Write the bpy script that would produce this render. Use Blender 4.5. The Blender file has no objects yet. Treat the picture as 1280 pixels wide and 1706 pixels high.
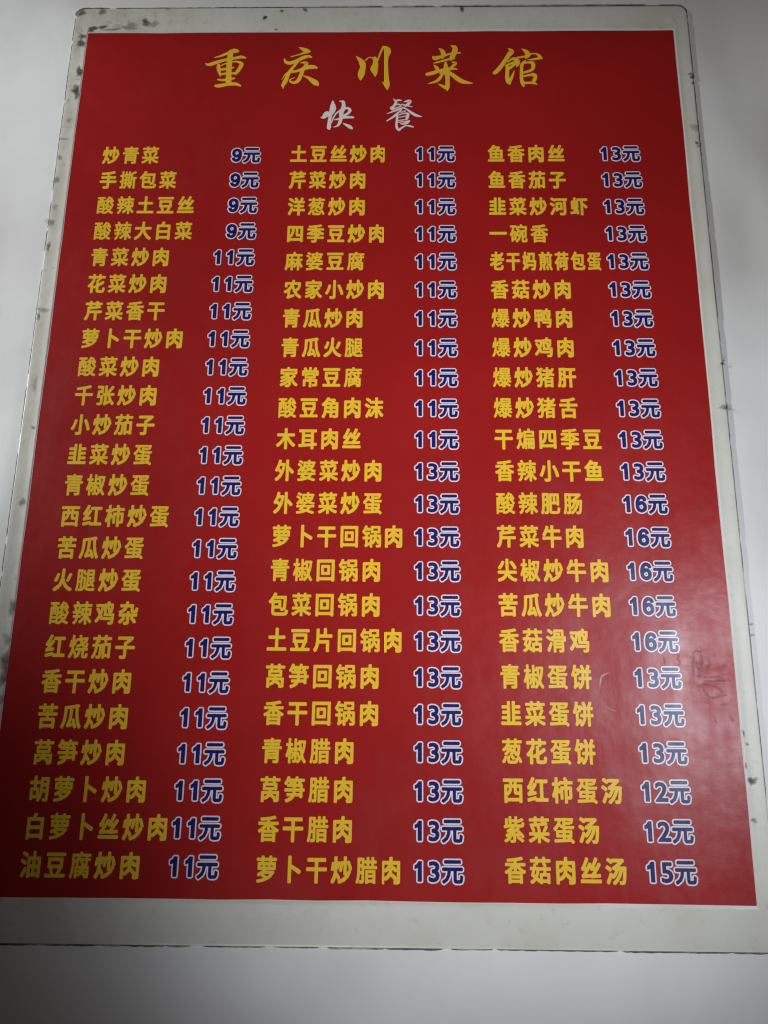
import bpy, math, random
from mathutils import Vector, Matrix

# ------------------------------------------------------------------ camera
sc = bpy.context.scene
COL = sc.collection
cam_d = bpy.data.cameras.new('camera')
cam = bpy.data.objects.new('camera', cam_d); COL.objects.link(cam)
cam_d.sensor_fit = 'VERTICAL'; cam_d.sensor_height = 36.0
cam_d.lens = 1230 / 1706 * 36.0
cam_d.shift_x = (640 - 665) / 1706
cam_d.clip_start = 0.01; cam_d.clip_end = 50
R = ((0.999894, -0.004277, 0.013886), (0.007369, 0.972943, -0.230927), (-0.012522, 0.231005, 0.972872))
M = Matrix(R).to_4x4(); M.translation = (0.23295515, -0.45665031, 0.43491781)
cam.matrix_world = M
sc.camera = cam

# ------------------------------------------------------------------ light
world = bpy.data.worlds.new('World'); sc.world = world; world.use_nodes = True
wb = world.node_tree.nodes['Background']
wb.inputs['Color'].default_value = (1.0, 0.68, 0.54, 1); wb.inputs['Strength'].default_value = 0.026

def aim(o, target):
    d = Vector(target) - o.location
    o.rotation_euler = d.to_track_quat('-Z', 'Y').to_euler()

def spot(name, loc, target, watts, cone, radius, colour, blend=1.0):
    d = bpy.data.lights.new(name, 'SPOT'); d.energy = watts; d.spot_size = math.radians(cone)
    d.spot_blend = blend; d.shadow_soft_size = radius; d.color = colour
    o = bpy.data.objects.new(name, d); COL.objects.link(o); o.location = loc; aim(o, target); return o

def area(name, loc, target, watts, sx, sy, colour, spread=180):
    d = bpy.data.lights.new(name, 'AREA'); d.energy = watts; d.shape = 'RECTANGLE'; d.size = sx; d.size_y = sy
    d.color = colour; d.spread = math.radians(spread)
    o = bpy.data.objects.new(name, d); COL.objects.link(o); o.location = loc; aim(o, target); return o

#LIGHTS
spot('lamp_right', (1.13, -0.46, 1.83), (0.31, -0.445, 0), 71, 17.2, 0.09, (0.83, 0.90, 1.0))
spot('fill_left', (-1.36, 0.178, 0.70), (-0.06, -0.145, 0), 142, 24.0, 0.05, (0.96, 0.98, 1.0))  # added fill with no known source, brightens the left side and top
spot('fill_front', (-0.041, -1.40, 0.834), (0.361, -0.295, 0), 48, 27.6, 0.04, (0.98, 0.99, 1.0))  # unseen fill put in to lift the bottom centre and right
#ENDLIGHTS

sc.render.engine = 'CYCLES'
sc.view_settings.view_transform = 'Standard'; sc.view_settings.look = 'None'
sc.view_settings.exposure = 0.0; sc.view_settings.gamma = 1.0
sc.cycles.pixel_filter_type = 'BLACKMAN_HARRIS'; sc.cycles.filter_width = 1.25

# ------------------------------------------------------------------ helpers
mm = 0.001
rnd = random.Random(7)

def tag(o, label=None, cat=None, kind=None, group=None):
    if label: o['label'] = label
    if cat: o['category'] = cat
    if kind: o['kind'] = kind
    if group: o['group'] = group

def mesh_obj(name, verts, faces, mats, parent=None, midx=None, smooth=False):
    me = bpy.data.meshes.new(name); me.from_pydata(verts, [], faces)
    for m in mats: me.materials.append(m)
    if midx: me.polygons.foreach_set('material_index', midx)
    if smooth: me.polygons.foreach_set('use_smooth', [True] * len(me.polygons))
    me.update()
    o = bpy.data.objects.new(name, me); COL.objects.link(o); o.parent = parent
    return o

class NT:
    def __init__(self, name):
        self.m = bpy.data.materials.new(name); self.m.use_nodes = True
        self.t = self.m.node_tree; self.b = self.t.nodes['Principled BSDF']
    def n(self, kind, **kw):
        x = self.t.nodes.new(kind)
        for k, v in kw.items():
            if k.startswith('_'): x.inputs[k[1:].replace('_', ' ')].default_value = v
            else: setattr(x, k, v)
        return x
    def l(self, a, b): self.t.links.new(a, b)
    def coords(self, scale=(1, 1, 1), rot=(0, 0, 0), loc=(0, 0, 0)):
        g = self.n('ShaderNodeNewGeometry')
        mp = self.n('ShaderNodeMapping'); mp.inputs['Scale'].default_value = scale
        mp.inputs['Rotation'].default_value = rot; mp.inputs['Location'].default_value = loc
        self.l(g.outputs['Position'], mp.inputs['Vector']); return mp.outputs[0]
    def noise(self, co, scale, detail=4, rough=.55):
        x = self.n('ShaderNodeTexNoise'); x.inputs['Scale'].default_value = scale
        x.inputs['Detail'].default_value = detail; x.inputs['Roughness'].default_value = rough
        self.l(co, x.inputs['Vector']); return x.outputs['Fac']
    def ramp(self, fac, stops):
        r = self.n('ShaderNodeValToRGB'); e = r.color_ramp.elements
        while len(e) < len(stops): e.new(0.5)
        for el, (p, c) in zip(e, stops):
            el.position = p; el.color = c if len(c) == 4 else (*c, 1)
        self.l(fac, r.inputs[0]); return r.outputs[0]
    def mapr(self, fac, a, b, c, d):
        r = self.n('ShaderNodeMapRange'); self.l(fac, r.inputs[0])
        for i, v in zip((1, 2, 3, 4), (a, b, c, d)): r.inputs[i].default_value = v
        return r.outputs[0]
    def math(self, op, a, b=None):
        r = self.n('ShaderNodeMath', operation=op)
        for i, v in ((0, a), (1, b)):
            if v is None: continue
            if isinstance(v, (int, float)): r.inputs[i].default_value = v
            else: self.l(v, r.inputs[i])
        return r.outputs[0]
    def mix(self, fac, a, b):
        r = self.n('ShaderNodeMix', data_type='RGBA')
        for i, v in ((0, fac), (6, a), (7, b)):
            if isinstance(v, (int, float)): r.inputs[i].default_value = v
            elif isinstance(v, tuple): r.inputs[i].default_value = (*v, 1) if len(v) == 3 else v
            else: self.l(v, r.inputs[i])
        return r.outputs[2]
    def bump(self, h, strength, dist):
        b = self.n('ShaderNodeBump'); b.inputs['Strength'].default_value = strength
        b.inputs['Distance'].default_value = dist; self.l(h, b.inputs['Height'])
        self.l(b.outputs[0], self.b.inputs['Normal'])

# ------------------------------------------------------------------ materials
def print_mat(name, colour, vary=0.10):
    """Glossy laminated print: one ink colour under a slightly worn, smeared film."""
    k = NT(name); co = k.coords()
    n1 = k.noise(co, 9, 5); n2 = k.noise(co, 70, 4)
    f = k.mapr(n1, .3, .7, 1 - vary, 1 + vary * .6)
    hsv = k.n('ShaderNodeHueSaturation'); hsv.inputs['Color'].default_value = (*colour, 1)
    k.l(f, hsv.inputs['Value']); k.l(hsv.outputs[0], k.b.inputs['Base Color'])
    k.b.inputs['Specular IOR Level'].default_value = 0.5
    sm = k.noise(k.coords(scale=(1, .6, 1), rot=(0, 0, .5)), 14, 6, .62)
    ro = k.math('ADD', k.mapr(sm, .3, .7, .26, .34), k.mapr(n2, .3, .7, -.02, .03))
    # worn, scratched spot in the film on the right hand side
    sx = k.coords(loc=(-.404, .450, 0))
    vl = k.n('ShaderNodeVectorMath', operation='LENGTH'); k.l(sx, vl.inputs[0])
    near = k.mapr(vl.outputs['Value'], .004, .021, 1, 0)
    st = k.noise(k.coords(scale=(.55, 1.2, 1), rot=(0, 0, -.35)), 210, 3, .55)
    worn = k.math('MULTIPLY', near, k.mapr(st, .42, .66, 0, 1))
    k.l(k.math('ADD', ro, k.math('MULTIPLY', worn, .06)), k.b.inputs['Roughness'])
    hz = k.math('ADD', k.math('MULTIPLY', k.noise(k.coords(scale=(1, .5, 1), rot=(0, 0, .3)), 26, 5, .6), .6),
                k.math('MULTIPLY', k.noise(k.coords(scale=(2.2, .35, 1), rot=(0, 0, -.2)), 60, 6, .68), .4))
    haze = k.mapr(hz, .38, .62, .20, .42)
    k.l(k.math('MULTIPLY', haze, k.mapr(worn, 0, 1, 1, .88)), k.b.inputs['Specular IOR Level'])
    h = k.math('ADD', k.noise(co, 22, 3), k.math('MULTIPLY', k.noise(co, 160, 3), .12))
    k.bump(h, .25, .002)
    return k.m

RED = print_mat('red_print', (0.32, 0.0115, 0.011))
YEL = print_mat('yellow_print', (0.80, 0.51, 0.034))
WHT = print_mat('white_print', (0.74, 0.71, 0.78), .05)
SIL = print_mat('pale_print', (0.78, 0.72, 0.70), .08)
BLU = print_mat('navy_print', (0.015, 0.010, 0.105))

def paper_mat():
    k = NT('paper_edge'); k.b.inputs['Base Color'].default_value = (.72, .52, .50, 1); k.b.inputs['Roughness'].default_value = .6
    return k.m
PAPER = paper_mat()

def board_mat():
    """Clouded laminate: milky film over the table, yellowed and grimy along the handled left and top edges."""
    k = NT('clouded_plastic'); co = k.coords()
    a = k.noise(co, 16, 6, .6); b = k.noise(k.coords(scale=(1, .3, 1)), 30, 4); c = k.noise(co, 150, 6, .7); d = k.noise(co, 45, 5, .65)
    base = k.ramp(a, [(.28, (.56, .545, .46)), (.45, (.62, .615, .55)), (.62, (.665, .66, .60)), (.8, (.70, .695, .645))])
    base = k.mix(k.mapr(b, .55, .75, 0, .3), base, (.55, .54, .48))
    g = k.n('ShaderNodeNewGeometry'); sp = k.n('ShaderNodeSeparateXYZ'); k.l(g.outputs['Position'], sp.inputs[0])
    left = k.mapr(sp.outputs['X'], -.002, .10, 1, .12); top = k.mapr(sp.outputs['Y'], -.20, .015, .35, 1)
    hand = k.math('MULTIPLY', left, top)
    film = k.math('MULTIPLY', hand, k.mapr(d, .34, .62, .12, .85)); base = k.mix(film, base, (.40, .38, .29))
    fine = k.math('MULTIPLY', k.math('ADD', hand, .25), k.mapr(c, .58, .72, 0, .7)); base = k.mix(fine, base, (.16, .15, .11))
    k.l(base, k.b.inputs['Base Color'])
    k.l(k.mapr(b, .3, .7, .32, .46), k.b.inputs['Roughness']); k.b.inputs['Specular IOR Level'].default_value = .35
    k.bump(k.math('ADD', a, k.math('MULTIPLY', b, .5)), .35, .002)
    return k.m
BOARD = board_mat()

def table_mat():
    k = NT('white_table'); co = k.coords()
    a = k.noise(co, 7, 5); c = k.noise(co, 260, 3)
    base = k.ramp(a, [(.32, (.66, .66, .645)), (.5, (.72, .72, .71)), (.68, (.775, .775, .77))])
    base = k.mix(k.mapr(c, .70, .80, 0, .12), base, (.45, .44, .42))
    k.l(base, k.b.inputs['Base Color'])
    k.l(k.mapr(a, .3, .7, .34, .46), k.b.inputs['Roughness']); k.b.inputs['Specular IOR Level'].default_value = .3
    k.bump(k.noise(co, 30, 3), .12, .002)
    return k.m
TABLE = table_mat()

def stain_mat(name, colour):
    """Dirt whose cover follows the mesh attribute 'cover', ragged by noise."""
    k = NT(name); co = k.coords()
    at = k.n('ShaderNodeAttribute', attribute_name='cover')
    n = k.noise(co, 420, 5, .7)
    v = k.math('MULTIPLY', k.math('MULTIPLY', at.outputs['Fac'], 1.25), k.mapr(n, .25, .70, .35, 1))
    k.b.inputs['Base Color'].default_value = (*colour, 1); k.b.inputs['Roughness'].default_value = .55
    tr = k.n('ShaderNodeBsdfTransparent'); mx = k.n('ShaderNodeMixShader')
    cl = k.n('ShaderNodeClamp'); k.l(v, cl.inputs[0])
    k.l(cl.outputs[0], mx.inputs[0]); k.l(tr.outputs[0], mx.inputs[1]); k.l(k.b.outputs[0], mx.inputs[2])
    k.l(mx.outputs[0], k.t.nodes['Material Output'].inputs['Surface'])
    return k.m
DIRT = stain_mat('black_grime', (.045, .042, .030))
HAZE = stain_mat('pale_scrape', (.72, .60, .60))
DULL = stain_mat('dulled_red', (.17, .012, .02))
ORNG = stain_mat('orange_scrape', (.62, .12, .05))
GREY = stain_mat('grey_mark', (.20, .20, .21))

def line_mat():
    k = NT('edge_grime'); co = k.coords()
    a = k.noise(co, 55, 5, .65)
    k.l(k.ramp(a, [(.33, (.04, .042, .036)), (.50, (.10, .10, .085)), (.64, (.38, .38, .34))]), k.b.inputs['Base Color'])
    k.b.inputs['Roughness'].default_value = .6
    return k.m
EDGE = line_mat()

BRUSH = {
 'chong': [
  [(108.93,-16.1,2.43),(106.23,-15.89,3.82),(103.94,-16.88,3.12),(101.01,-18.28,2.26),(96.77,-20.27,1.56),(92.66,-21.46,0.52)],
  [(86.66,-26.84,1.04),(89.55,-27.53,2.6),(94.76,-25.48,2.78),(101.32,-23.31,2.26),(107.93,-21.94,2.26),(111.9,-21.15,2.36),(114.79,-22.05,1.22)],
  [(95.93,-28.08,2.6),(96.37,-32.27,2.6),(97.85,-37.24,1.04)],
  [(97.63,-28.49,0.87),(101.52,-26.51,1.11),(106.78,-25.14,1.22),(109.8,-25.35,1.74),(112.24,-27.16,2.78),(111.11,-30.75,2.78),(109.46,-33.92,2.6),(108.25,-35.9,1.56)],
  [(98.18,-31.88,2.08),(101.8,-31.18,1.91),(106.74,-30.13,1.22)],
  [(98.1,-35.86,1.56),(102.71,-35.08,1.74),(108.36,-35.03,1.74)],
  [(103.93,-16.68,3.82),(103.55,-24.32,3.99),(103.54,-32.31,3.82),(103.86,-43.0,4.17)],
  [(96.21,-40.2,1.22),(99.73,-40.69,1.91),(104.99,-39.85,2.08),(107.78,-39.27,1.39)],
  [(94.9,-45.52,2.08),(97.39,-45.53,2.95),(103.28,-44.38,2.5),(108.89,-44.01,2.6),(112.46,-45.6,1.39)],
 ],
 'qing': [
  [(152.53,-13.11,0.47),(155.14,-14.47,2.34),(157.6,-15.76,3.44),(160.05,-16.68,2.19)],
  [(158.56,-17.21,2.5),(156.18,-17.93,1.72),(152.62,-19.35,0.94),(147.13,-21.13,0.78)],
  [(142.48,-22.73,0.78),(143.55,-25.44,2.19),(146.3,-26.54,2.81),(150.44,-25.12,2.66),(155.73,-22.08,2.97),(159.29,-20.84,2.34),(161.72,-21.57,1.41)],
  [(152.8,-24.05,1.88),(149.99,-28.71,2.03),(147.17,-32.99,2.34),(145.54,-36.91,2.66),(143.96,-41.88,3.28),(142.48,-45.42,2.34),(142.89,-48.07,0.38)],
  [(141.53,-40.63,0.31),(143.44,-36.72,0.88),(146.62,-34.24,2.03),(151.67,-33.37,2.03),(156.09,-31.61,2.81),(159.63,-30.19,3.28),(162.91,-29.85,3.13),(165.78,-30.58,1.72)],
  [(154.24,-26.29,0.63),(156.49,-26.23,1.72),(158.61,-26.78,2.19),(157.37,-29.82,2.66),(155.85,-33.04,2.66),(154.53,-37.67,2.66),(152.61,-41.92,2.81),(149.68,-43.15,1.88),(147.39,-41.9,1.41),(147.77,-40.12,0.88),(150.69,-38.72,0.38)],
  [(156.31,-37.32,0.63),(160.25,-39.12,2.03),(163.32,-41.62,3.75),(165.76,-43.58,4.06),(167.17,-45.53,1.25)],
 ],
 'chuan': [
  [(193.4,-20.83,0.38),(196.22,-23.91,2.81),(197.92,-26.79,4.38),(198.43,-30.38,4.06),(197.49,-35.38,4.84),(197.1,-38.58,3.59),(197.01,-41.49,0.38)],
  [(200.42,-24.29,1.25),(202.48,-22.21,0.78),(204.87,-22.23,0.94),(206.69,-23.24,1.88)],
  [(206.83,-22.7,2.81),(207.35,-27.56,3.91),(206.46,-31.85,5.31),(207.17,-35.42,3.28),(207.22,-38.45,0.38)],
  [(208.8,-24.69,1.09),(210.23,-19.66,1.25),(212.55,-13.33,1.56)],
  [(212.39,-12.78,1.09),(215.42,-14.25,3.75),(216.35,-16.98,5.16),(215.51,-22.21,3.28),(215.45,-30.46,3.13),(215.85,-39.37,3.5),(216.21,-45.04,4.22),(216.6,-47.86,2.19),(216.56,-49.69,0.31)],
  [(212.27,-42.72,0.38),(214.13,-44.68,1.72),(215.93,-46.8,1.88)],
 ],
 'cai': [
  [(248.84,-21.46,1.39),(250.16,-22.87,3.47),(253.82,-21.88,2.6),(257.82,-20.3,1.74),(261.81,-18.92,1.39),(267.97,-18.43,1.32)],
  [(253.13,-14.66,0.76),(255.35,-16.68,2.95),(256.09,-19.49,3.3),(255.48,-22.29,2.43)],
  [(261.47,-12.36,0.69),(264.03,-13.51,3.3),(264.33,-16.32,3.82),(262.96,-20.33,3.82),(261.61,-23.52,2.95)],
  [(249.48,-27.05,0.97),(254.13,-25.68,1.56),(259.78,-23.91,1.67),(263.76,-23.33,1.32)],
  [(262.08,-26.32,0.76),(264.55,-27.13,2.26),(263.04,-29.31,2.08),(260.71,-31.48,1.56)],
  [(249.41,-28.64,0.69),(251.12,-30.84,2.6),(252.6,-33.42,2.08)],
  [(257.6,-26.69,1.74),(257.9,-31.47,3.47)],
  [(244.33,-36.55,2.43),(247.8,-35.69,3.06),(253.09,-33.82,2.6),(257.72,-32.65,2.95),(262.36,-31.88,1.91),(265.59,-32.38,0.97)],
  [(257.73,-31.47,4.17),(258.75,-37.01,3.3),(258.86,-42.92,2.95),(258.83,-47.23,2.95),(258.58,-50.43,0.76)],
  [(252.31,-44.65,0.42),(255.0,-46.23,1.91),(257.61,-48.0,2.6)],
  [(255.05,-36.99,1.91),(253.05,-40.53,2.36),(250.08,-42.88,1.81),(245.31,-44.35,0.62)],
  [(259.03,-34.64,3.12),(262.31,-37.03,2.95),(266.22,-40.59,3.65),(269.49,-42.77,3.3),(273.42,-43.77,2.01),(276.63,-44.17,0.42)],
  [(254.4,-35.01,3.47),(257.71,-34.63,4.86),(260.35,-34.65,2.08)],
 ],
 'guan': [
  [(302.5,-15.0,1.04),(304.26,-17.34,3.65),(302.35,-20.54,3.3),(300.26,-24.12,2.95),(297.16,-29.28,2.95),(294.08,-33.62,3.19),(291.9,-35.59,2.78)],
  [(301.19,-26.51,0.97),(305.24,-23.55,1.91),(307.52,-24.95,3.65),(308.44,-27.35,3.47),(307.85,-30.52,0.62)],
  [(299.47,-29.21,0.69),(302.8,-28.11,1.56),(305.82,-26.54,1.56)],
  [(301.11,-29.69,2.6),(300.97,-34.84,2.6),(300.78,-39.57,2.95),(301.74,-43.11,3.65),(302.34,-44.99,1.32)],
  [(302.05,-43.7,2.26),(304.15,-38.8,1.91),(306.01,-33.68,0.42)],
  [(301.69,-32.47,2.08),(304.06,-30.3,2.26),(306.78,-27.74,2.08)],
  [(311.85,-15.37,0.62),(314.54,-17.39,2.95),(315.94,-20.21,3.65),(314.54,-22.6,2.26)],
  [(308.25,-22.76,1.39),(313.24,-21.79,1.56),(317.27,-20.01,1.32),(321.27,-19.43,1.04),(323.85,-21.25,2.26),(325.58,-23.65,1.39)],
  [(324.11,-23.24,2.15),(319.78,-24.22,1.56),(315.73,-24.6,0.62)],
  [(314.3,-24.99,0.62),(311.65,-28.16,2.26),(310.94,-34.1,2.26),(310.74,-40.4,2.36),(311.54,-44.33,2.95),(311.95,-46.99,1.22)],
  [(312.4,-27.37,1.56),(316.06,-26.79,1.74),(318.68,-27.2,2.95),(319.41,-30.18,2.78),(318.15,-33.14,2.08),(314.14,-34.9,1.91),(311.48,-35.68,1.39)],
  [(312.05,-38.64,1.39),(316.69,-37.48,1.91),(319.32,-37.3,2.95),(320.57,-39.07,2.6),(319.13,-42.8,2.6)],
  [(311.54,-44.33,1.91),(315.81,-43.96,1.91),(319.73,-44.37,1.74),(321.4,-45.47,0.62)],
 ],
 'kuai': [
  [(170.21,-72.12,0.83),(172.02,-71.66,2.78),(174.04,-69.21,4.17),(175.85,-68.6,2.5)],
  [(178.05,-58.73,1.25),(177.89,-62.13,2.92),(177.35,-66.45,3.06),(176.46,-71.68,2.36),(176.03,-76.57,2.5),(175.94,-80.54,2.78),(176.63,-81.82,0.5)],
  [(178.78,-61.21,1.67),(179.28,-65.23,2.22),(177.7,-69.23,1.53)],
  [(177.65,-76.73,0.5),(178.22,-73.83,1.0),(180.31,-69.24,1.06),(182.85,-66.78,1.25),(184.39,-65.56,1.94)],
  [(182.65,-58.81,0.5),(185.01,-59.06,2.08),(185.59,-61.24,2.5),(185.41,-64.33,3.06),(184.2,-68.33,3.06),(184.16,-71.71,2.64),(183.36,-75.99,2.36),(181.87,-78.73,1.53),(178.99,-80.0,0.33)],
  [(185.95,-65.25,1.67),(188.29,-64.34,1.67),(190.16,-66.04,2.22),(188.91,-68.65,1.94),(186.08,-70.49,1.67)],
  [(179.27,-74.08,0.5),(182.5,-73.23,1.53),(186.12,-72.02,2.08),(189.77,-71.88,1.94),(192.77,-72.11,1.33)],
  [(185.67,-76.91,0.61),(188.36,-78.45,2.08),(190.6,-79.98,2.56),(191.93,-81.2,1.33)],
 ],
 'can': [
  [(221.16,-57.1,0.78),(222.75,-59.22,1.44),(222.24,-61.38,1.94),(221.21,-63.23,1.53),(219.53,-64.46,2.22)],
  [(223.01,-58.75,1.25),(224.57,-57.98,1.53),(226.54,-58.3,0.78)],
  [(220.94,-62.3,1.0),(224.33,-61.39,1.17),(226.7,-62.95,0.67)],
  [(220.19,-65.7,1.53),(223.05,-64.47,1.06),(226.7,-62.95,0.67)],
  [(228.25,-59.55,0.5),(231.38,-58.63,1.94),(232.95,-59.1,1.61),(231.39,-61.11,2.08),(229.31,-62.96,1.39)],
  [(226.43,-61.4,0.72),(229.83,-62.34,1.17),(234.22,-63.65,0.44)],
  [(228.27,-64.19,1.17),(225.15,-65.41,1.39),(222.55,-66.63,1.39),(216.7,-69.13,0.44)],
  [(226.72,-66.03,1.0),(223.35,-69.4,1.44),(220.51,-72.15,1.44),(216.51,-75.13,0.72)],
  [(228.01,-64.03,1.0),(230.89,-66.05,1.28),(233.77,-68.52,2.0),(237.16,-70.68,1.94),(240.85,-71.67,0.44)],
  [(226.21,-68.18,0.67),(229.33,-66.96,0.94)],
  [(223.61,-69.4,1.56),(223.65,-73.69,1.56),(223.3,-78.57,1.56),(223.96,-81.31,1.78),(225.27,-83.08,0.72)],
  [(224.66,-70.32,0.72),(228.3,-68.96,0.94),(231.17,-69.27,1.72),(230.79,-71.88,2.22),(230.41,-73.71,1.56)],
  [(224.68,-72.32,0.67),(229.35,-71.11,0.72)],
  [(224.69,-74.76,0.72),(230.41,-73.87,0.78)],
  [(224.7,-76.14,0.72),(228.86,-75.69,0.94),(232.23,-75.25,1.44)],
  [(232.23,-75.1,1.0),(230.42,-76.77,1.94),(227.83,-77.52,1.22),(226.14,-77.3,0.67)],
  [(225.27,-82.38,1.5),(227.33,-80.41,1.28),(229.91,-78.9,1.0)],
  [(229.91,-78.9,0.72),(232.25,-79.21,1.28),(234.89,-80.07,0.94)],
 ],
}
SPOTS = [(2.4,3.9,2.75,1.9,0.85),(9.6,5.5,1.96,1.42,0.77),(29.6,5.9,4.31,2.37,0.38),(40.2,9.5,2.16,2.38,0.77),(46.0,7.9,2.74,2.38,0.34),(-4.6,-8.6,1.95,2.81,0.77),(-4.4,-2.4,1.96,1.89,0.68),(-3.2,-32.9,1.54,3.67,0.85),(-3.6,-49.6,1.92,4.52,0.81),(-7.5,18.3,2.37,2.4,0.68),(7.8,19.3,2.37,1.92,0.51),(22.6,5.9,4.71,1.42,0.21),(16.4,3.3,4.7,0.95,0.47),(126.5,13.2,1.17,1.43,0.85),(138.4,19.0,0.98,0.96,0.77),(155.4,19.9,1.18,1.44,0.68),(135.3,2.6,0.97,0.71,0.59),(269.5,19.7,0.86,2.39,0.81),(430.1,-39.7,0.94,1.8,0.81),(428.8,-37.0,1.13,1.13,0.51),(430.1,-44.7,0.68,0.81,0.85),(428.5,-93.4,1.1,0.86,0.77),(428.0,-80.9,1.84,2.61,0.3),(430.0,-95.8,1.83,0.77,0.26),(430.9,-256.2,0.85,0.92,0.85),(431.9,-253.7,0.68,0.74,0.51),(430.0,-285.7,2.68,1.43,0.47),(430.8,-285.3,0.67,0.57,0.77),(423.8,-506.0,1.49,1.7,0.77),(425.9,-504.4,1.79,0.57,0.26),(422.8,-526.3,1.18,1.11,0.42),(-4.2,-348.0,1.33,2.04,0.51),(-1.8,-412.4,1.61,4.44,0.51),(-1.9,-444.1,2.53,3.99,0.64),(-1.7,-453.3,1.89,3.65,0.59),(-2.9,-431.0,1.91,2.49,0.34),(-1.2,-465.1,1.56,2.4,0.42),(-9.1,-172.3,0.65,2.83,0.77),(-10.0,-154.1,2.19,2.47,0.42),(-9.5,-223.6,0.64,1.93,0.68),(-7.1,-218.9,3.55,1.16,0.34),(-3.5,-299.9,1.02,1.07,0.51),(-6.3,-270.9,1.38,3.31,0.26),(-5.7,-49.1,2.3,0.72,0.34),(-8.5,-88.6,2.64,0.7,0.3),(-9.7,-121.6,1.86,1.7,0.42),(-9.3,-103.6,1.12,1.29,0.51),(-8.1,-142.6,1.47,1.66,0.3),(-6.4,-73.5,1.52,1.33,0.26),(423.1,-486.3,0.9,0.58,0.51),(421.7,-480.5,0.48,1.46,0.59),(421.3,-497.8,0.45,1.14,0.59)]

# ------------------------------------------------------------------ tabletop
PW, PH = 420.0, 568.73                     # printed sheet (mm)
L0, T0, R0, B0 = -11.0, 22.3, 430.9, -591.8  # outline of the clouded board (mm)
TH = 1.7                                   # its thickness

def build_table():
    from mathutils import noise as mn
    x0, x1, y0, y1 = -420, 860, -1000, 420; nx, ny = 160, 178
    vs = []; fs = []
    for j in range(ny + 1):
        for i in range(nx + 1):
            x = x0 + (x1 - x0) * i / nx; y = y0 + (y1 - y0) * j / ny
            d = max(L0 - x, x - R0, B0 - y, y - T0, 0)
            w = min(1, d / 30.0)
            h = mn.noise((x / 80, y / 75, 3.1)) * 2.4 + mn.noise((x / 26, y / 34, 8.4)) * .6
            if x > 440: h += 4.5 * min(1, ((x - 440) / 55) ** 2) * math.exp(-((y + 95) / 75) ** 2)  # invented dip: shade put into the table's shape at upper right
            if x > R0: h += 2.4 * mn.noise((x / 30, y / 22, 1.7)) * min(1, (x - R0) / 25) * math.exp(-((y + 470) / 60) ** 2)
            vs.append((x * mm, y * mm, (-TH - 0.02 - w * max(0, 2.0 + h)) * mm))
    for j in range(ny):
        for i in range(nx):
            a = j * (nx + 1) + i; fs.append((a, a + 1, a + nx + 2, a + nx + 1))
    o = mesh_obj('tabletop', vs, fs, [TABLE], smooth=True)
    tag(o, 'white slightly wavy tabletop under the red menu board', 'tabletop', 'structure')
    return o
table = build_table()

# ------------------------------------------------------------------ menu board
menu = bpy.data.objects.new('menu_board', None); COL.objects.link(menu); menu.empty_display_size = .05
tag(menu, 'red laminated menu board with yellow dish names and blue prices on white table', 'menu')

def rounded_outline(l, t, r, b, rad, n=7, step=25, wob=0.0):
    pts = []
    def line(p, q):
        k = max(1, int(math.dist(p, q) / step))
        for i in range(k): pts.append((p[0] + (q[0] - p[0]) * i / k, p[1] + (q[1] - p[1]) * i / k))
    def arc(cx, cy, a0):
        for i in range(n):
            a = math.radians(a0 + 90 * i / n); pts.append((cx + rad * math.cos(a), cy + rad * math.sin(a)))
    line((l + rad, b), (r - rad, b)); arc(r - rad, b + rad, -90)
    line((r, b + rad), (r, t - rad)); arc(r - rad, t - rad, 0)
    line((r - rad, t), (l + rad, t)); arc(l + rad, t - rad, 90)
    line((l, t - rad), (l, b + rad)); arc(l + rad, b + rad, 180)
    if wob: pts = [(x + rnd.uniform(-wob, wob), y + rnd.uniform(-wob, wob)) for x, y in pts]
    return pts

def slab(name, pts, z0, z1, mats, parent, bev=0.0):
    """Flat slab from an outline; material 0 on top, the last one on the sides; small chamfer."""
    n = len(pts); vs = []; fs = []; mi = []
    cx = sum(p[0] for p in pts) / n; cy = sum(p[1] for p in pts) / n
    rings = [(0, z0), (0, z1 - bev), (bev, z1)] if bev else [(0, z0), (0, z1)]
    for ins, z in rings:
        for x, y in pts:
            dx = -ins if x > cx else ins; dy = -ins if y > cy else ins
            vs.append(((x + dx) * mm, (y + dy) * mm, z * mm))
    for k in range(len(rings) - 1):
        for i in range(n):
            j = (i + 1) % n; fs.append((k * n + i, k * n + j, (k + 1) * n + j, (k + 1) * n + i)); mi.append(len(mats) - 1)
    top = (len(rings) - 1) * n
    fs.append(tuple(range(top, top + n))); mi.append(0)
    fs.append(tuple(range(n - 1, -1, -1))); mi.append(len(mats) - 1)
    return mesh_obj(name, vs, fs, mats, parent, mi)

def film_outline(l, t, r, b, rad, n=6, k=60):
    pts = []
    def line(p, q):
        for i in range(k): pts.append((p[0] + (q[0] - p[0]) * i / k, p[1] + (q[1] - p[1]) * i / k))
    def arc(cx, cy, a0):
        for i in range(n):
            a = math.radians(a0 + 90 * i / n); pts.append((cx + rad * math.cos(a), cy + rad * math.sin(a)))
    line((l + rad, b), (r - rad, b)); arc(r - rad, b + rad, -90); line((r, b + rad), (r, t - rad)); arc(r - rad, t - rad, 0)
    line((r - rad, t), (l + rad, t)); arc(l + rad, t - rad, 90); line((l, t - rad), (l, b + rad)); arc(l + rad, b + rad, 180)
    return pts

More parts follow.
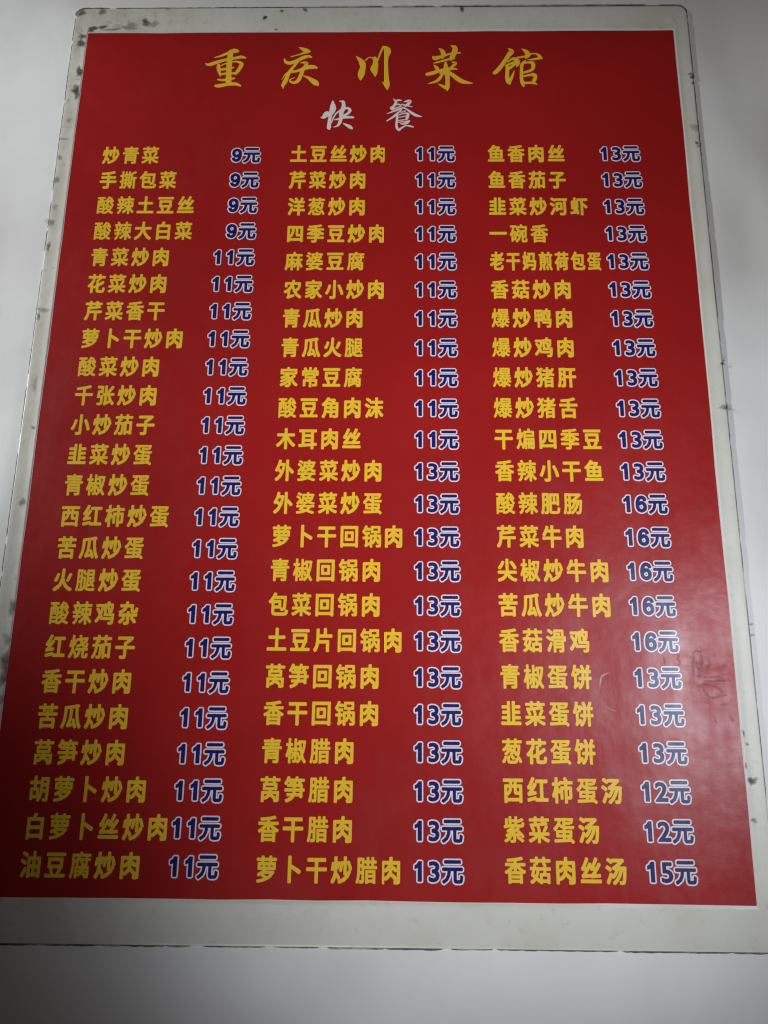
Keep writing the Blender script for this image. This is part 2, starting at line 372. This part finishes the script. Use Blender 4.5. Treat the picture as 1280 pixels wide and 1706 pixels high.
def build_film():
    """The clouded laminate: flat under the sheet, stepping up to its edge, a rounded outer rim, gently wavy."""
    from mathutils import noise as mn
    inner = film_outline(2, -2, PW - 2, -PH + 2, .5); edge = film_outline(-.2, .2, PW + .2, -PH - .2, .6); outer = film_outline(L0, T0, R0, B0, 6.5)
    n = len(outer); vs = []; fs = []
    def ring(A, B, f, z, wave):
        for p, q in zip(A, B):
            x, y = p[0] + (q[0] - p[0]) * f, p[1] + (q[1] - p[1]) * f
            w = wave * (mn.noise((x / 14, y / 14, .3)) * .10 + mn.noise((x / 45, y / 30, 4.3)) * .12)
            vs.append((x * mm, y * mm, (z + w) * mm))
    rings = [(inner, inner, 0, -.36, 0), (edge, edge, 0, -.36, 0), (edge, outer, .03, -.06, 0), (edge, outer, .12, -.10, .4), (edge, outer, .26, -.30, .8),
             (edge, outer, .45, -.36, 1), (edge, outer, .70, -.37, 1), (edge, outer, .93, -.34, .6), (edge, outer, .985, -.42, 0), (outer, outer, 0, -.62, 0), (outer, outer, 0, -TH, 0)]
    for a in rings: ring(*a)
    m = len(rings)
    for r in range(m - 1):
        for i in range(n):
            j = (i + 1) % n; fs.append((r * n + i, (r + 1) * n + i, (r + 1) * n + j, r * n + j))
    fs.append(tuple(range(0, n))); fs.append(tuple(range((m - 1) * n + n - 1, (m - 1) * n - 1, -1)))
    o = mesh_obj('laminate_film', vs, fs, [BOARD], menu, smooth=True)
    return o
build_film()

sheet_pts = rounded_outline(0, 0, PW, -PH, .5, n=3, step=26, wob=.28)
sheet_pts = [(x, y + (.7 * math.exp(-((x - 414) / 3.0) ** 2) if y > -1.2 else 0)) for x, y in sheet_pts]
sheet = slab('printed_sheet', sheet_pts, -0.34, 0.0, [RED, PAPER], menu, .0)
wide = [(x + (.45 if x > 300 else -.2), y + (.2 if y > -300 else -.3)) for x, y in sheet_pts]
slab('paper_margin', wide, -0.345, -0.05, [PAPER], menu, .0)

# dirt packed against the outer edge of the board, broken into runs of uneven width
def edge_runs():
    ol = rounded_outline(L0, T0, R0, B0, 6.5, n=6, step=2.2); n = len(ol)
    vs = []; fs = []
    i = 0
    cx, cy = (L0 + R0) / 2, (T0 + B0) / 2
    while i < n:
        x, y = ol[i]
        side = 'b' if y < B0 + 2 else 't' if y > T0 - 2 else 'l' if x < cx else 'r'
        run = rnd.randint(6, 34); gap = rnd.choice([0, 0, 1, 1, 2, 3] if side in 'tb' else [1, 1, 2, 4, 6])
        wd = {'b': .75, 't': .70, 'l': .45, 'r': .36}[side] * rnd.uniform(.75, 1.2)
        base = len(vs); cnt = 0
        for k in range(i, min(n, i + run) + 1):
            p = ol[k % n]; a = ol[(k - 1) % n]; b = ol[(k + 1) % n]
            tx, ty = b[0] - a[0], b[1] - a[1]; L = math.hypot(tx, ty) or 1; nx, ny = ty / L, -tx / L
            w = wd * rnd.uniform(.7, 1.25) * (0.35 if k in (i, i + run) else 1)
            for off, z in ((-.15, -.32), (-.15 + w, -.36), (-.15 + w, -TH + .1)):
                vs.append(((p[0] + nx * off) * mm, (p[1] + ny * off) * mm, z * mm))
            cnt += 1
        for k in range(cnt - 1):
            for c in range(2):
                q = base + k * 3 + c; fs.append((q, q + 3, q + 4, q + 1))
        i += run + gap
    return mesh_obj('edge_grime', vs, fs, [EDGE], menu)
edge_runs()

def blot(name, x, y, rx, ry, dens, mat, parent, z, rot=0.0, seg=14):
    """A low irregular blot of dirt: denser in the middle, thinning to a ragged rim."""
    vs = [(0, 0, 0)]; cov = [dens]; fs = []
    ph = [rnd.uniform(0, 6.28) for _ in range(3)]
    for ring, (fr, cv) in enumerate(((.45, .95), (.8, .6), (1.15, 0.0))):
        for i in range(seg):
            a = 2 * math.pi * i / seg
            w = 1 + .22 * math.sin(2 * a + ph[0]) + .16 * math.sin(3 * a + ph[1]) + .12 * math.sin(5 * a + ph[2])
            px, py = rx * fr * w * math.cos(a), ry * fr * w * math.sin(a)
            vs.append((px * math.cos(rot) - py * math.sin(rot), px * math.sin(rot) + py * math.cos(rot), 0)); cov.append(dens * cv)
    for i in range(seg): fs.append((0, 1 + i, 1 + (i + 1) % seg))
    for r in range(2):
        for i in range(seg):
            a = 1 + r * seg + i; b = 1 + r * seg + (i + 1) % seg; fs.append((a, a + seg, b + seg, b))
    vs = [(v[0] * mm, v[1] * mm, (.10 * c) * mm) for v, c in zip(vs, cov)]
    o = mesh_obj(name, vs, fs, [mat], parent, smooth=True)
    at = o.data.attributes.new('cover', 'FLOAT', 'POINT'); at.data.foreach_set('value', cov)
    o.location = (x * mm, y * mm, z * mm)
    return o
for x, y, rx, ry, d in SPOTS:
    blot('grime_spot', x, y, rx * 1.4, ry * 1.35, d, DIRT, menu, -.04)

# ------------------------------------------------------------------ lettering
def catmull(p, m=6):
    q = [p[0]] + list(p) + [p[-1]]; out = []
    for i in range(1, len(q) - 2):
        for s in range(m):
            t = s / m
            out.append(tuple(.5 * (2 * b + (c - a) * t + (2 * a - 5 * b + 4 * c - d) * t * t + (3 * b - a - 3 * c + d) * t ** 3)
                             for a, b, c, d in zip(q[i - 1], q[i], q[i + 1], q[i + 2])))
    out.append(tuple(p[-1])); return out
_c = bpy.data.curves.new('type_tool', 'FONT'); _c.size = 1; _c.resolution_u = 3
_o = bpy.data.objects.new('type_tool', _c); COL.objects.link(_o)
_cache = {}
def glyph(ch):
    """(vertices, faces, stroke length) of one character in em units, from the program's own typeface."""
    if ch in _cache: return _cache[ch]
    if ch == '1':
        vs = [(.20, 0), (.345, 0), (.345, .70), (.225, .70), (.15, .60), (.055, .555), (.055, .445), (.20, .50)]
        fs = [(0, 1, 2, 7), (7, 2, 3, 4), (7, 4, 5, 6)]
        _cache[ch] = (vs, fs, .9); return _cache[ch]
    if ch in '69':
        path = [(.415, .505), (.375, .605), (.255, .648), (.145, .580), (.092, .430), (.085, .270), (.115, .120), (.250, .045),
                (.380, .110), (.410, .225), (.375, .345), (.262, .408), (.150, .345)]
        p = catmull(path, 3); n = len(p); vs = []; h = .052
        for i, (x, y) in enumerate(p):
            a = p[max(0, i - 1)]; c = p[min(n - 1, i + 1)]; tx, ty = c[0] - a[0], c[1] - a[1]; L = math.hypot(tx, ty)
            vs += [(x - ty / L * h, y + tx / L * h), (x + ty / L * h, y - tx / L * h)]
        if ch == '9': vs = [(.5 - x, .693 - y) for x, y in vs]
        fs = [(2 * i + 1, 2 * i + 3, 2 * i + 2, 2 * i) for i in range(n - 1)]
        _cache[ch] = (vs, fs, 1.8); return _cache[ch]
    _c.body = ch
    dg = bpy.context.evaluated_depsgraph_get(); dg.update()
    e = _o.evaluated_get(dg); m = e.to_mesh()
    vs = [(v.co.x, v.co.y) for v in m.vertices]; fs = [tuple(p.vertices) for p in m.polygons]
    cnt = {}
    for f in fs:
        for a, b in zip(f, f[1:] + f[:1]): k = (min(a, b), max(a, b)); cnt[k] = cnt.get(k, 0) + 1
    per = sum(math.dist(vs[a], vs[b]) for (a, b), c in cnt.items() if c == 1)
    e.to_mesh_clear()
    _cache[ch] = (vs, fs, per / 2); return _cache[ch]

def ring(r, n, ph=0.0): return [(r * math.cos(ph + 2 * math.pi * i / n), r * math.sin(ph + 2 * math.pi * i / n)) for i in range(n)]
def stamp(V, F, MI, ch, ox, oy, ex, ey, shifts, z, dz, mi):
    vs, fs, _ = glyph(ch)
    for k, (sx, sy) in enumerate(shifts):
        b = len(V); zz = z + dz * k
        V.extend(((ox + x * ex + sx) * mm, (oy + y * ey + sy) * mm, zz * mm) for x, y in vs)
        F.extend(tuple(b + i for i in f) for f in fs); MI.extend([mi] * len(fs))

def box_shifts(a): return [(s * a * .82, t * a * .82) for s in (-1, 1) for t in (-1, 1)] + [(a, 0), (-a, 0), (0, a), (0, -a), (0, 0)]

EMX, EMY, PITCH = 11.7, 14.1, 13.62
def dish(text, left, yc, emx=EMX, pitch=PITCH):
    V, F, MI = [], [], []
    for i, ch in enumerate(text):
        st = glyph(ch)[2]
        a = max(.13, min(.46, 1.9 / st))
        stamp(V, F, MI, ch, left + i * pitch - .02 * emx, yc - .38 * EMY, emx, EMY, box_shifts(a), .04, .004, 0)
    return mesh_obj('dish_name', V, F, [YEL], sheet, MI)

def price(num, right, yc):
    V, F, MI = [], [], []
    items = [('元', right - 1.1 - 11.55, yc - 4.95, 11.7, 13.2, .46)]
    cells = [-16.75, -25.1] if len(num) > 1 else [-17.0]
    for ch, c in zip(reversed(num), cells):
        vs = glyph(ch)[0]; x0 = min(v[0] for v in vs); x1 = max(v[0] for v in vs)
        ex = {'1': 12.0, '6': 13.8, '9': 13.8}.get(ch, 14.6)
        items.append((ch, right + c - (x0 + x1) / 2 * ex - (.3 if ch == '1' else 0), yc - 5.15, ex, 14.0, .28 if ch == '1' else .40))
    for k, (ch, ox, oy, ex, ey, a) in enumerate(items):
        stamp(V, F, MI, ch, ox, oy, ex, ey, ring(a + .76, 18) + ring((a + .76) * .5, 8), .04 + .0015 * k, .004, 1)
    for ch, ox, oy, ex, ey, a in items:
        stamp(V, F, MI, ch, ox, oy, ex, ey, ring(a, 10) + [(0, 0)], .18, .004, 0)
    return mesh_obj('price', V, F, [BLU, WHT], sheet, MI)

COLS = [
 (20.9, 130.3, -102.1, 19.58, """炒青菜 9|手撕包菜 9|酸辣土豆丝 9|酸辣大白菜 9|青菜炒肉 11|花菜炒肉 11|芹菜香干 11|萝卜干炒肉 11|酸菜炒肉 11|千张炒肉 11|小炒茄子 11|韭菜炒蛋 11|青椒炒蛋 11|西红柿炒蛋 11|苦瓜炒蛋 11|火腿炒蛋 11|酸辣鸡杂 11|红烧茄子 11|香干炒肉 11|苦瓜炒肉 11|莴笋炒肉 11|胡萝卜炒肉 11|白萝卜丝炒肉 11|油豆腐炒肉 11"""),
 (150.2, 264.3, -101.4, 20.55, """土豆丝炒肉 11|芹菜炒肉 11|洋葱炒肉 11|四季豆炒肉 11|麻婆豆腐 11|农家小炒肉 11|青瓜炒肉 11|青瓜火腿 11|家常豆腐 11|酸豆角肉沫 11|木耳肉丝 11|外婆菜炒肉 13|外婆菜炒蛋 13|萝卜干回锅肉 13|青椒回锅肉 13|包菜回锅肉 13|土豆片回锅肉 13|莴笋回锅肉 13|香干回锅肉 13|青椒腊肉 13|莴笋腊肉 13|香干腊肉 13|萝卜干炒腊肉 13"""),
 (285.9, 390.1, -101.6, 20.5, """鱼香肉丝 13|鱼香茄子 13|韭菜炒河虾 13|一碗香 13|老干妈煎荷包蛋 13|香菇炒肉 13|爆炒鸭肉 13|爆炒鸡肉 13|爆炒猪肝 13|爆炒猪舌 13|干煸四季豆 13|香辣小干鱼 13|酸辣肥肠 16|芹菜牛肉 16|尖椒炒牛肉 16|苦瓜炒牛肉 16|香菇滑鸡 16|青椒蛋饼 13|韭菜蛋饼 13|葱花蛋饼 13|西红柿蛋汤 12|紫菜蛋汤 12|香菇肉丝汤 15"""),
]
for left, right, y0, dy, rows in COLS:
    for i, row in enumerate(rows.split('|')):
        name, num = row.split(' '); y = y0 - dy * i
        if len(name) > 6: dish(name, left, y, 9.2, 10.6)
        else: dish(name, left, y)
        price(num, right, y)
bpy.data.objects.remove(_o); bpy.data.curves.remove(_c)

# brush-written heading
def brush(V, F, stroke, z):
    p = catmull(stroke); b = len(V); n = len(p)
    for i, (x, y, w) in enumerate(p):
        a = p[max(0, i - 1)]; c = p[min(n - 1, i + 1)]
        tx, ty = c[0] - a[0], c[1] - a[1]; L = math.hypot(tx, ty) or 1; h = max(w, .12) / 2
        V.append(((x - ty / L * h) * mm, (y + tx / L * h) * mm, z * mm)); V.append(((x + ty / L * h) * mm, (y - tx / L * h) * mm, z * mm))
    for i in range(n - 1): F.append((b + 2 * i + 1, b + 2 * i + 3, b + 2 * i + 2, b + 2 * i))
    for e, o in ((0, 1), (n - 1, n - 2)):                      # rounded stroke ends
        x, y, w = p[e]; h = max(w, .12) / 2
        dx, dy = x - p[o][0], y - p[o][1]; a0 = math.atan2(dy, dx); k = len(V)
        for s in range(7):
            a = a0 - math.pi / 2 + math.pi * s / 6
            V.append(((x + h * (math.cos(a) * .8)) * mm, (y + h * math.sin(a)) * mm, (z + .001) * mm))
        F.append(tuple(range(k, k + 7)))
for key, strokes in BRUSH.items():
    V, F = [], []
    for i, s in enumerate(strokes): brush(V, F, s, .04 + .004 * i)
    white = key in ('kuai', 'can')
    mesh_obj('subheading_character' if white else 'heading_character', V, F, [SIL if white else YEL], sheet)

# ------------------------------------------------------------------ wear on the print and the table
def scrape(name, pts, mat, parent, z, dens=.8):
    p = catmull(pts, 4); V = []; F = []; cov = []; n = len(p)
    for i, (x, y, w) in enumerate(p):
        a = p[max(0, i - 1)]; c = p[min(n - 1, i + 1)]
        tx, ty = c[0] - a[0], c[1] - a[1]; L = math.hypot(tx, ty) or 1
        e = dens * min(1, 3 * min(i, n - 1 - i) / n + .15)
        for s, cv in ((-1, 0), (0, 1), (1, 0)):
            V.append(((x - ty / L * w * s) * mm, (y + tx / L * w * s) * mm, (z + .01 * cv) * mm)); cov.append(cv * e)
    for i in range(n - 1):
        for s in (0, 1):
            q = 3 * i + s; F.append((q + 1, q + 4, q + 3, q))
    o = mesh_obj(name, V, F, [mat], parent)
    at = o.data.attributes.new('cover', 'FLOAT', 'POINT'); at.data.foreach_set('value', cov)
    return o
scrape('scratch', [(342.0, -457.5, .5), (342.9, -453, .9), (343.7, -450.1, .8), (346, -448.4, .8), (349.0, -447.5, .5)], HAZE, sheet, .25, .6)
scrape('scratch', [(345.0, -466.0, .4), (348, -468, .6), (351.5, -469, .4)], HAZE, sheet, .25, .35)
scrape('scratch', [(379.6, -437.5, .4), (380.4, -440, .7), (380.6, -443, .5)], ORNG, sheet, .25)
scrape('scratch', [(386.2, -437.0, .5), (389, -437.5, .7), (388, -440, .8), (389.5, -441.5, .8), (387.5, -443.5, .6)], ORNG, sheet, .25, .9)
SCUFF = [[(397.2,-435.5),(397.0,-440.0),(396.5,-444.8),(396.4,-454.2)],[(400.8,-435.2),(402.1,-439.5),(400.3,-447.1),(397.7,-454.2)],[(403.7,-438.1),(406.1,-441.4),(404.9,-444.3),(401.1,-448.1)],[(398.1,-439.1),(398.9,-443.4),(399.9,-446.2)],[(401.0,-450.2),(408.2,-449.4),(416.6,-447.7)],[(400.8,-451.9),(408.5,-452.0),(417.2,-451.5)],[(401.6,-453.7),(409.1,-455.5),(414.9,-460.4)],[(404.3,-461.4),(409.1,-460.7),(414.5,-459.7)],[(409.2,-465.3),(412.5,-464.8),(415.9,-464.3)],[(401.0,-455.6),(402.2,-458.4),(406.6,-462.6)],[(412.6,-444.2),(414.6,-443.3),(416.5,-443.7)],[(405.9,-470.4),(406.5,-473.2),(407.8,-475.5)],[(415.8,-470.8),(416.0,-473.1),(417.4,-474.0)],[(396.4,-435.8),(399.9,-435.0),(402.2,-435.8)]]
for k, st in enumerate(SCUFF):
    w = 1.5 * (1.1, 1.5, 1.2, .8, .7, .6, .8, .7, .6, .7, 1.4, .8, 1.2, .7)[k]
    scrape('scuff_mark', [(x, y, w * (.7 if i in (0, len(st) - 1) else 1.0)) for i, (x, y) in enumerate(st)], DULL, sheet, .02 + .0015 * k, .30)
for y0, dx in ((-449.2, 0), (-453.0, 1.5), (-461.0, 4), (-467.5, 8)):
    scrape('scratch', [(404 + dx, y0, .35), (410 + dx, y0 + .5, .55), (415 + dx * .6, y0 + .2, .3)], HAZE, sheet, .04, .22)
for y in (-419.6, -425.8):
    scrape('table_mark', [(431.3, y, .7), (432.8, y + .1, 1.1), (434.4, y + .5, .6)], GREY, table, -TH + .25, .6)
